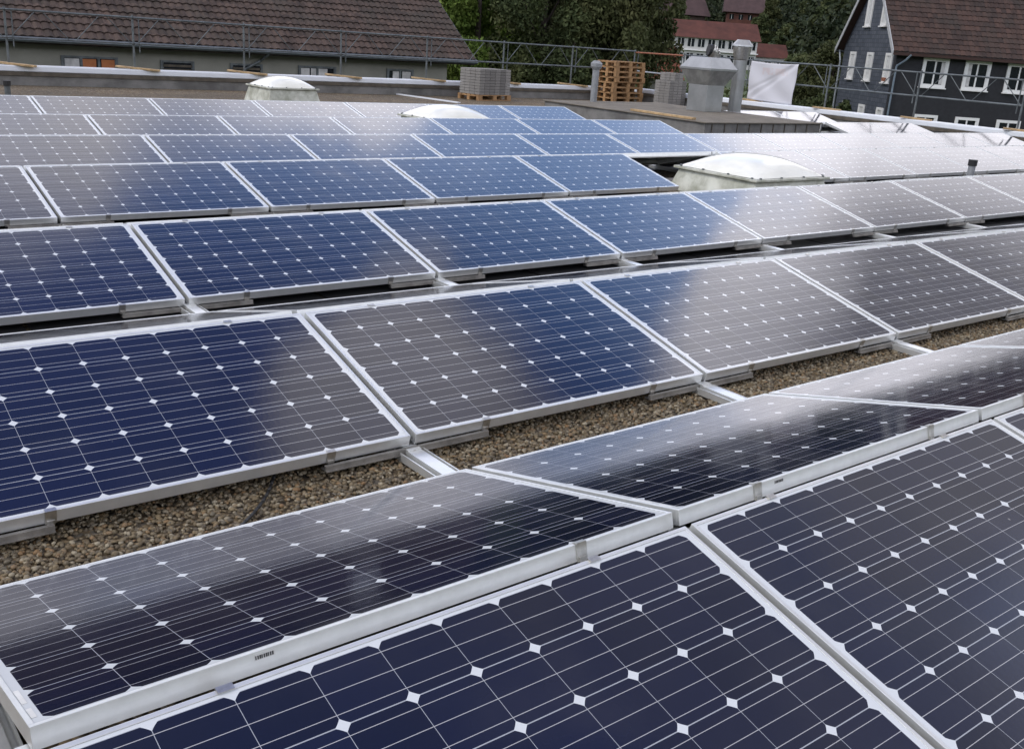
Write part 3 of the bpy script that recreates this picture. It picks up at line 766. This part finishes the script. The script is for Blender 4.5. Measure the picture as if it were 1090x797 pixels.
# gable end wall
MB().add([(19.9,0,7.02),(19.9,2*HW-.9,7.02),(19.9,HW-.45,7.02+(HW-.45)*RISE),(19.6,0,7.02),(19.6,2*HW-.9,7.02),(19.6,HW-.45,7.02+(HW-.45)*RISE)], [(0,1,2),(5,4,3),(0,2,5,3),(1,4,5,2)]).build('gable', M_render, H1)
ey = Vector((0, math.cos(R(37)), math.sin(R(37))))
tiled_roof('roof', (-14.6, -.5, 7.22), (1,0,0), ey, 35.4, 7.4, M_tileL, H1, sx=.24, sy=.33, amp=.05, step=.04)
MB().add([(20.8, -.5, 7.05), (20.8, HW-.45, 7.05+(HW+.05)*RISE), (20.8, 2*HW-.4, 7.05), (-14.6, -.5, 7.05), (-14.6, HW-.45, 7.05+(HW+.05)*RISE), (-14.6, 2*HW-.4, 7.05)], [(0,1,4,3),(1,2,5,4)]).build('soffit', M_wood_d, H1)
tiled_roof('roof', (20.8, 2*HW-.4, 7.22), (-1,0,0), (0, -math.cos(R(37)), math.sin(R(37))), 35.4, 7.4, M_tileL, H1, sub=2)
gt = MB(); gt.tube((-14.6, -.58, 7.17), (20.85, -.58, 7.17), .075, n=10); gt.build('gutter', mat('zinc_gutter', (.16,.18,.20), .4, .6), H1)
MB().tube((20.84, -.5, 7.20), (20.84, HW-.45, 7.20+(HW+.05)*RISE), .05, n=6).build('verge_trim', M_galvd, H1)
MB().path([(12.55,-.55,7.1),(12.4,-.2,6.85),(11.9,-.07,6.55),(11.9,-.07,.2)], .045).build('downpipe', M_galvd, H1)
for (x, wd, z0, hh, cur, ml) in [(3.1,1.1,5.5,1.05,[(.0,.45,M_curtain)],1),(6.35,1.5,5.5,1.20,[(0,.3,M_curtain),(.34,.62,M_orange),(.72,.98,M_orange)],2),(9.25,.95,5.5,1.18,[],0),(11.5,1.0,5.5,1.18,[],0),(13.9,1.3,5.5,1.2,[(0,.28,M_curtain),(.32,.8,M_curtain)],1),(17.35,1.0,5.5,1.22,[(.2,.55,M_curtain),(.6,.95,M_curtain)],1),
                           (-2,1.1,5.5,1.05,[],1)]:
    Mx = Matrix.Translation((x, 0, z0)) @ Matrix(((1,0,0,0),(0,-1,0,0),(0,0,1,0),(0,0,0,1)))
    wo_ = window(H1, Mx, wd, hh, m_frame=M_wood_d if 0 else mat_frame if 'mat_frame' in globals() else M_galvd, fr_=.06, mull=ml, depth=.05, curtains=cur)
    if ml == 0:
        lou = MB()
        for q_ in range(9): lou.box(x+.01, -.045, z0+.05+q_*.125, x+wd-.01, -.02, z0+.12+q_*.125)
        lou.build('louvre', M_wood_d, wo_)
sk = MB().obox((15.4, 3.4, 7.30+3.9*RISE), 1.2, .95, .14, 0, R(37)); sk.build('roof_window', M_foil, H1)

# ---------------------------------------------------------------- slate house at right
GA = R(37)
gdir = Vector((math.sin(GA), math.cos(GA), 0)); fdir = Vector((math.cos(GA), -math.sin(GA), 0))
A0 = Vector((42.56, 26.46, 0))
H2 = empty('slate_house', (42.56+.35*fdir.x+.45*gdir.x, 26.46+.35*fdir.y+.45*gdir.y, -6.8), -GA, 'dark slate-clad house with white windows and steep brown tiled roof at the right', 'house')
# local: x = fdir, y = gdir
GWd, FL = 7.7, 17.0; ZE = 6.8+2.42; P2 = R(45)
MB().box(0, 0, 0, FL, .25, ZE).build('front_wall', M_slateF, H2)
MB().box(0.0, .251, 0, FL, GWd, ZE).build('side_wall', M_slate, H2)
MB().add([(0,.02,ZE),(0,GWd,ZE),(0,GWd/2,ZE+GWd/2),(FL,0,ZE),(FL,GWd,ZE),(FL,GWd/2,ZE+GWd/2)], [(0,2,1),(3,4,5),(0,3,5,2),(1,2,5,4)]).build('gable_wall', M_slate, H2)
ov, og = .45, .35
tiled_roof('roof', (-og, -ov, ZE+.26-ov+.0), (1,0,0), (0, math.cos(P2), math.sin(P2)), FL+2*og, (GWd/2+ov)/math.cos(P2), M_tileR, H2, sx=.25, sy=.33, amp=.03, step=.03)
tiled_roof('roof', (FL+og, GWd+ov, ZE+.26-ov), (-1,0,0), (0, -math.cos(P2), math.sin(P2)), FL+2*og, (GWd/2+ov)/math.cos(P2), M_tileR, H2, sx=.25, sy=.33, amp=.03, step=.03, sub=2)
hz = GWd/2+ov
for s_ in (-1, 1):
    y0 = -ov if s_ < 0 else GWd+ov
    # soffit slab and white barge board on each slope
    MB().hexa([(-og, y0, ZE+.10-ov), (FL+og, y0, ZE+.10-ov), (FL+og, GWd/2, ZE+.10-ov+hz), (-og, GWd/2, ZE+.10-ov+hz)], [(-og, y0, ZE+.24-ov), (FL+og, y0, ZE+.24-ov), (FL+og, GWd/2, ZE+.24-ov+hz), (-og, GWd/2, ZE+.24-ov+hz)]).build('soffit', mat('brown_soffit', (.05,.025,.02), .8), H2)
    MB().hexa([(-og-.04, y0, ZE+.04-ov), (-og-.003, y0, ZE+.04-ov), (-og-.003, GWd/2, ZE+.04-ov+hz), (-og-.04, GWd/2, ZE+.04-ov+hz)], [(-og-.04, y0, ZE+.34-ov), (-og-.003, y0, ZE+.34-ov), (-og-.003, GWd/2, ZE+.34-ov+hz), (-og-.04, GWd/2, ZE+.34-ov+hz)]).build('barge_board', mat('grey_white_trim', (.45,.46,.47), .6), H2)
    MB().tube((-og, y0-.07*(-s_)*-1, ZE+.22-ov), (FL+og, y0-.07*(-s_)*-1, ZE+.22-ov), .07, n=8).build('gutter', M_galvd, H2)
MB().path([(.5, -ov-.05, ZE-.30), (.35, -.35, ZE-.55), (.05, -.08, ZE-.85), (.03, -.08, .3)], .05).build('downpipe', mat('blue_grey_pipe', (.20,.25,.30), .4, .3), H2)
MB().path([(-.15, GWd+.35, ZE-.2), (-.1, GWd+.1, ZE-.75), (-.08, GWd-.02, .3)], .05).build('downpipe', mat('pale_pipe', (.35,.38,.40), .4, .3), H2)
front = Matrix(((1,0,0,0),(0,-1,0,0),(0,0,1,0),(0,0,0,1)))
zo = 6.8
for i in range(7):
    x = 1.46+i*2.06
    window(H2, Matrix.Translation((x, 0, zo+.86)) @ front, .98, 1.05, fr_=.14, mull=1, depth=.07, curtains=[(0,.22,M_curtain)] if i % 2 else [(.8,1,M_curtain)])
    window(H2, Matrix.Translation((x+.02, 0, zo-1.75)) @ front, .92, 1.05, fr_=.13, mull=1, depth=.07, sill=True)
    window(H2, Matrix.Translation((x+.02, 0, zo-4.6)) @ front, .92, 1.05, fr_=.13, mull=1, depth=.07, sill=True)
# gable windows: local x right = -y (so that x,out,z is consistent)
gabm = Matrix(((0,-1,0,0),(-1,0,0,0),(0,0,1,0),(0,0,0,1)))
M_blind = mat('white_roller_blind', (.62,.63,.62), .6)
for y in (6.35, 3.75, 1.15):
    window(H2, Matrix.Translation((0, y, zo+.90)) @ gabm, .62, 1.12, fr_=.13, mull=0, depth=.06, glass=M_blind)
    window(H2, Matrix.Translation((0, y, zo-.96)) @ gabm, .62, .42, fr_=.12, mull=0, depth=.06, sill=False, glass=M_blind)
    window(H2, Matrix.Translation((0, y, zo-4.2)) @ gabm, .62, 1.12, fr_=.13, mull=0, depth=.06, glass=M_blind)
for y in (4.9, 2.65):
    window(H2, Matrix.Translation((0, y, zo+3.55)) @ gabm, .55, 1.2, fr_=.13, mull=0, depth=.06, glass=M_blind)
MB().tube((-.14, .78, zo+.83), (-.14, .78, zo+1.0), .09, .11, n=10).build('flower_pot', mat('terracotta', (.3,.12,.07), .8), H2)

# ---------------------------------------------------------------- distant buildings
def far_house(loc, az, W_, D_, hw, rise, label, wallm, roofm, nwin, floors, over=.5, wsize=(1.3,1.4), hipped=False, name='house', balc=False, z0win=1.0):
    o = empty(name, loc, -R(az), label, 'house')
    MB().box(0, 0, -3.5, W_, D_, hw).build('wall', wallm, o)
    sl_ = math.hypot(D_/2+over, rise)
    a_ = math.atan2(rise, D_/2+over)
    hz_ = over*2.2 if hipped else 0
    v = [(-over,-over,hw),(W_+over,-over,hw),(W_+over,D_+over,hw),(-over,D_+over,hw),(-over+hz_,D_/2,hw+rise),(W_+over-hz_,D_/2,hw+rise)]
    r_ = MB().add(v, [(0,1,5,4),(2,3,4,5),(1,2,5),(3,0,4),(0,3,2,1)]).build('roof', roofm, o)
    sd_ = None
    for f_ in range(floors):
        for i in range(nwin):
            x = W_*(i+.5)/nwin; z = z0win+f_*2.8
            wm = MB().box(x-wsize[0]/2, -.05, z, x+wsize[0]/2, .02, z+wsize[1]).build('window', M_glassd, o)
            MB().box(x-.05, -.08, z, x+.05, -.051, z+wsize[1]).build('window_bar', M_white, wm)
    if balc:
        for f_ in range(1, floors):
            MB().box(-.2, -.6, z0win+f_*2.8-.75, W_+.2, -.01, z0win+f_*2.8-.55).build('balcony', M_white, o)
    for (x0, x1) in ((0, 1),):
        pass
    return o
M_wallw = mat('white_render', (.52,.52,.50), .9, 0, .08, .4)
M_roofred = mat('old_red_roof', (.085,.028,.020), .85, 0, .25, .5)
M_roofdk = mat('dark_chalet_roof', (.06,.035,.035), .85, 0, .25, .5)
M_chalet = mat('brown_timber', (.055,.035,.028), .85, 0, .3, .5)
M_chaletr = mat('red_timber', (.10,.038,.026), .85, 0, .3, .5)
def ray(x, y, D): return CAM + (rt*((x-545)/FPX) - up*((y-398.5)/FPX) + fw)*D
B1 = ray(706, 66, 200); far_house(tuple(B1), 36, 18.6, 9, 5.0, 3.4, 'long white building with red roof and rows of windows on the hillside', M_wallw, M_roofred, 9, 2, over=.6, balc=True, z0win=.5, name='apartment_house', wsize=(1.3, 1.5))
B2 = ray(784, 73, 212); far_house(tuple(B2), 36, 10.4, 7, 2.6, 2.8, 'lower white building with plain red roof beside the long white one', M_wallw, M_roofred, 4, 1, z0win=.3)
B3 = ray(716, 30, 300); far_house(tuple(B3), 20, 10.5, 8, 4.0, 5.2, 'dark brown chalet with steep roof high on the hillside, left one', M_chalet, M_roofdk, 4, 1, over=1.2)
B4 = ray(773, 24, 300); far_house(tuple(B4), 46, 11.0, 8, 3.0, 4.4, 'reddish timber chalet with dark roof high on the hillside, right one', M_chaletr, M_roofdk, 4, 1, over=1.2)
# orange-tiled low building behind the paver stack
B5 = ray(667, 84, 52); H3 = empty('tiled_shed', (B5.x, B5.y, -5.0), -R(30), 'small building with orange tiled roof seen behind the paver stack', 'shed')
MB().box(0, 0, -1.6, 2.6, 4, 5.2).build('wall', M_render, H3)
tiled_roof('roof', (-.4, -.4, 5.1), (1,0,0), (0, math.cos(R(35)), math.sin(R(35))), 3.4, 2.9, M_tileOr, H3)
tiled_roof('roof', (3.0, 4.4, 5.1), (-1,0,0), (0, -math.cos(R(35)), math.sin(R(35))), 3.4, 2.9, M_tileOr, H3)

# ---------------------------------------------------------------- trees
def leaf_mat(name, ca, cb, cc):
    m, t, p = newmat(name)
    g = N(t, 'ShaderNodeNewGeometry'); oi = N(t, 'ShaderNodeObjectInfo')
    c = mixc(t, g.outputs['Random Per Island'], ca, cb)
    tcn = N(t, 'ShaderNodeTexCoord'); n = N(t, 'ShaderNodeTexNoise'); n.inputs['Scale'].default_value = .5; n.inputs['Detail'].default_value = 3; link(t, tcn.outputs['Object'], n.inputs['Vector'])
    c = mixc(t, mapr(t, n.outputs['Fac'], .45, .7, 0, .8), c, cc)
    link(t, c, p.inputs['Base Color']); p.inputs['Roughness'].default_value = .7; p.inputs['Specular IOR Level'].default_value = .2
    return m
M_leafd = leaf_mat('dark_leaves', (.036,.052,.020), (.082,.102,.040), (.110,.116,.046))
M_leafw = leaf_mat('willow_leaves', (.075,.125,.022), (.13,.19,.035), (.14,.18,.04))
M_leafo = leaf_mat('olive_leaves', (.042,.052,.019), (.078,.088,.034), (.096,.098,.040))
M_leafc = leaf_mat('conifer_needles', (.012,.022,.014), (.026,.038,.022), (.03,.045,.02))
M_leafy = leaf_mat('autumn_leaves', (.06,.06,.014), (.16,.11,.02), (.05,.06,.02))
M_bark = mat('bark', (.07,.055,.045), .9, 0, .3, 3)
def leaves_mesh(name, centers, radii, n, size, mtl, seed, droop=0.0, flat=.8):
    r = np.random.default_rng(seed); centers = np.array(centers, float); radii = np.array(radii, float)
    wgt = radii**2; wgt /= wgt.sum(); idx = r.choice(len(centers), n, p=wgt)
    d = r.normal(0, 1, (n, 3)); d /= np.linalg.norm(d, axis=1)[:, None]
    rad = radii[idx]*(.55+.5*r.random(n)**.6)
    P = centers[idx]+d*rad[:, None]*np.array([1, 1, flat])
    P[:, 2] -= droop*r.random(n)**2
    a = r.normal(0, 1, (n, 3)); a[:, 2] -= droop; a /= np.linalg.norm(a, axis=1)[:, None]
    b = np.cross(a, r.normal(0, 1, (n, 3))); b /= np.linalg.norm(b, axis=1)[:, None]
    s = size*r.uniform(.6, 1.4, n)[:, None]
    V = np.stack([P-a*s, P+b*s*.5, P+a*s, P-b*s*.5], 1).reshape(-1, 3)
    me = bpy.data.meshes.new(name); me.vertices.add(4*n); me.vertices.foreach_set('co', V.ravel())
    me.loops.add(4*n); me.loops.foreach_set('vertex_index', np.arange(4*n, dtype=np.int32))
    me.polygons.add(n); me.polygons.foreach_set('loop_start', np.arange(n, dtype=np.int32)*4); me.polygons.foreach_set('loop_total', np.full(n, 4, dtype=np.int32))
    me.update(calc_edges=True); me.materials.append(mtl); return me
def tree(loc, height, rad, mtl, seed, label, n=16000, size=.16, droop=0, group='trees beyond the far parapet', lowcrown=.12, name='broadleaf_tree', pointed=0):
    r = random.Random(seed); o = empty(name, loc, 0, label, 'tree', group)
    cs, rs_ = [], []; tr = MB(); tr.tube((0,0,-1), (0,0,height*.5), rad*.07, rad*.045, n=8); tr.tube((0,0,height*.5), (0,0,height*.85), rad*.045, rad*.012, n=6)
    for i in range(90 if pointed else 46):
        hh = lowcrown+(1-lowcrown)*r.random(); env = (1-((hh-.52)/.55)**2) if not pointed else (1.08-hh)
        env = max(.12, env); a = r.uniform(0, 2*math.pi); q_ = rad*env*math.sqrt(r.uniform(.05, 1))*.8
        c_ = Vector((math.cos(a)*q_, math.sin(a)*q_, height*hh)); cs.append(c_); rs_.append(rad*r.uniform(.17, .36) if not pointed else rad*r.uniform(.10, .20)*(.6+env))
        if i % 2 == 0:
            s0 = Vector((0,0,max(.5, c_.z-height*.14))); tr.tube(s0, c_, rad*.018, rad*.006, n=5)
    tr.build('trunk', M_bark, o)
    meshobj('crown', leaves_mesh('crown', cs, rs_, n, size, mtl, seed, droop), o)
    return o
def cam_ground(px, depth, zg=None):
    """world position of an image column at a given depth, on the terrain"""
    P = CAM + (rt*((px-545)/FPX) + fw)*depth; d2 = Vector((P.x-CAM.x, P.y-CAM.y, 0))
    v0 = Vector((math.sin(YAW), math.cos(YAW), 0)); vr = Vector((math.cos(YAW), -math.sin(YAW), 0))
    q = v0 + vr*((px-545)/FPX/math.cos(PITCH)*1.0)
    x, y = CAM.x+q.x*depth, CAM.y+q.y*depth
    return (x, y, float(hgt(x, y)) if zg is None else zg)
NEAR = [
    (490, 50, 15, 3.4, M_leafw, 'light green willow rising just right of the tiled roof', .9),
    (522, 56, 16, 3.2, M_leafo, 'olive green tree between the willow and the darker middle trees', .9),
    (552, 50, 17, 3.8, M_leafd, 'dark tree behind the guard rail above the big paver stack', .7),
    (592, 53, 18, 3.8, M_leafd, 'tall dark tree in the centre, left of the pallet stack', .7),
    (628, 49, 16, 2.9, M_leafo, 'loose olive birch directly behind the pallet stack', 1.3),
    (580, 66, 19, 5.4, M_leafo, 'olive tree filling the gap behind the central dark trees', .5),
    (505, 70, 18, 5.2, M_leafd, 'dark tree far behind the light green willow', .5),
    (618, 72, 19, 4.0, M_leafd, 'dark tree far behind the olive birch', .5),
]
for i, (px, D_, h_, r_, mt, lab, dr) in enumerate(NEAR):
    tree(cam_ground(px, D_, -6.5), h_, r_, mt, 20+i, lab, n=48000, size=.105, droop=dr)
MID = [
    (853, 76, 8.2, 3.0, M_leafd, 'dark leafy tree just behind the rail, left of the slate house'),
    (868, 88, 10.5, 3.4, M_leafc, 'dark conifer close to the left wall of the slate house'),
    (832, 96, 8.4, 3.6, M_leafo, 'olive green tree above the right edge of the white banner'),
    (800, 100, 7.0, 3.4, M_leafd, 'dark tree directly above the white banner'),
    (700, 66, 4.2, 2.0, M_leafd, 'dark low tree behind the stepped paver stack'),
    (768, 62, 5.3, 2.4, M_leafd, 'dark bush behind the chimney'),
    (815, 58, 5.6, 2.8, M_leafd, 'dark shrubby tree behind the white banner'),
    (846, 64, 6.6, 3.0, M_leafc, 'very dark tree between banner and slate house'),
    (868, 56, 6.0, 2.2, M_leafd, 'dark green bush at the left foot of the slate house'),
    (868, 130, 17, 5.0, M_leafc, 'tall dark spruce left of the slate house gable'),
    (893, 120, 20, 6.5, M_leafc, 'dark tall tree directly behind the slate house gable'),
    (872, 190, 15, 5.0, M_leafc, 'dark tree on the slope right of the red roofed buildings'),
    (824, 235, 15.5, 5.4, M_leafd, 'round dark tree on the meadow in front of the yellow one'),
    (834, 246, 17.5, 3.6, M_leafy, 'yellowing autumn tree just behind the round dark tree'),
    (784, 250, 7.5, 3.2, M_leafd, 'round dark green tree below the right chalet'),
    (808, 320, 14, 6.0, M_leafd, 'dark green tree right of the right chalet'),
    (678, 260, 11, 3.6, M_leafd, 'dark tree left of the long white building'),
    (757, 285, 8, 3.5, M_leafd, 'green tree below the left chalet'),
    (765, 310, 12, 3.6, M_leafo, 'olive tree between the two chalets'),
    (672, 330, 15, 5.0, M_leafc, 'dark conifer left of the left chalet'),
]
for i, (px, D_, h_, r_, mt, lab) in enumerate(MID):
    tree(cam_ground(px, D_), h_, r_, mt, 60+i, lab, n=14000 if D_ > 100 else 20000, size=.13 if D_ < 100 else .30, group='trees on the hillside', name='conifer' if mt is M_leafc else 'broadleaf_tree', pointed=1 if mt is M_leafc else 0)

# far-off wood as one mass: leaf clumps of many trees
M_forest = leaf_mat('forest_leaves', (.014,.023,.012), (.032,.045,.020), (.045,.052,.022))
def wood(azs, ntree, leaves, size, seed, label):
    r = np.random.default_rng(seed); cs, rs_ = [], []; tries = 0
    while len(cs) < ntree*3 and tries < ntree*6:
        tries += 1
        a0, a1 = azs[r.integers(len(azs))]
        az = R(r.uniform(a0, a1)); d = 225+r.random()**.9*480
        x, y = d*math.sin(az), d*math.cos(az)
        px, py = proj(Vector((x, y, float(hgt(x, y))+3)))
        D_ = (Vector((x, y, 0))-CAM).dot(fw)
        if D_ < 1: continue
        h_ = r.uniform(9, 17); z = float(hgt(x, y))
        if 680 < px < 866 and D_ < 350:            # orchard and gardens around the hillside houses: low trees, open meadow strips
            if D_ < 222 or ((799 < px < 812 or 846 < px < 858) and D_ < 300): continue
            if D_ < 316 and (702 < px < 756 or 768 < px < 820) and r.random() < .93: continue
            if D_ < 316 and r.random() < .3: continue
            h_ = r.uniform(2.5, 5) if D_ < 300 else r.uniform(6, 11)
        for k in range(3): cs.append((x+r.normal(0, h_*.11), y+r.normal(0, h_*.11), z+h_*(.30+.25*k))); rs_.append(h_*(.34-.085*k))
    me = leaves_mesh('forest', cs, rs_, leaves, size, M_forest, 5, .2, 1.1)
    return tag(meshobj('forest', me), label, 'forest', kind='stuff')
wood([(44, 63)], 2600, 420000, .75, 77, 'dense dark wood covering the far hillside between the houses')
wood([(-8, 44), (63, 90)], 3000, 160000, 2.2, 78, 'dark wooded hillside hidden behind the houses and near trees')
# hedge-like undergrowth on the near slope beyond the street
def scrub():
    r = np.random.default_rng(31); cs, rs_ = [], []
    for i in range(900):
        az = R(r.uniform(5, 75)); d = r.uniform(62, 130); x, y = d*math.sin(az), d*math.cos(az)
        cs.append((x, y, float(hgt(x, y))+r.uniform(.3, 2.2))); rs_.append(r.uniform(1.2, 2.6))
    me = leaves_mesh('undergrowth', cs, rs_, 90000, .28, M_leafd, 8, .1, .9)
    return tag(meshobj('undergrowth', me), 'dark green undergrowth behind the houses', 'undergrowth', kind='stuff')
scrub()
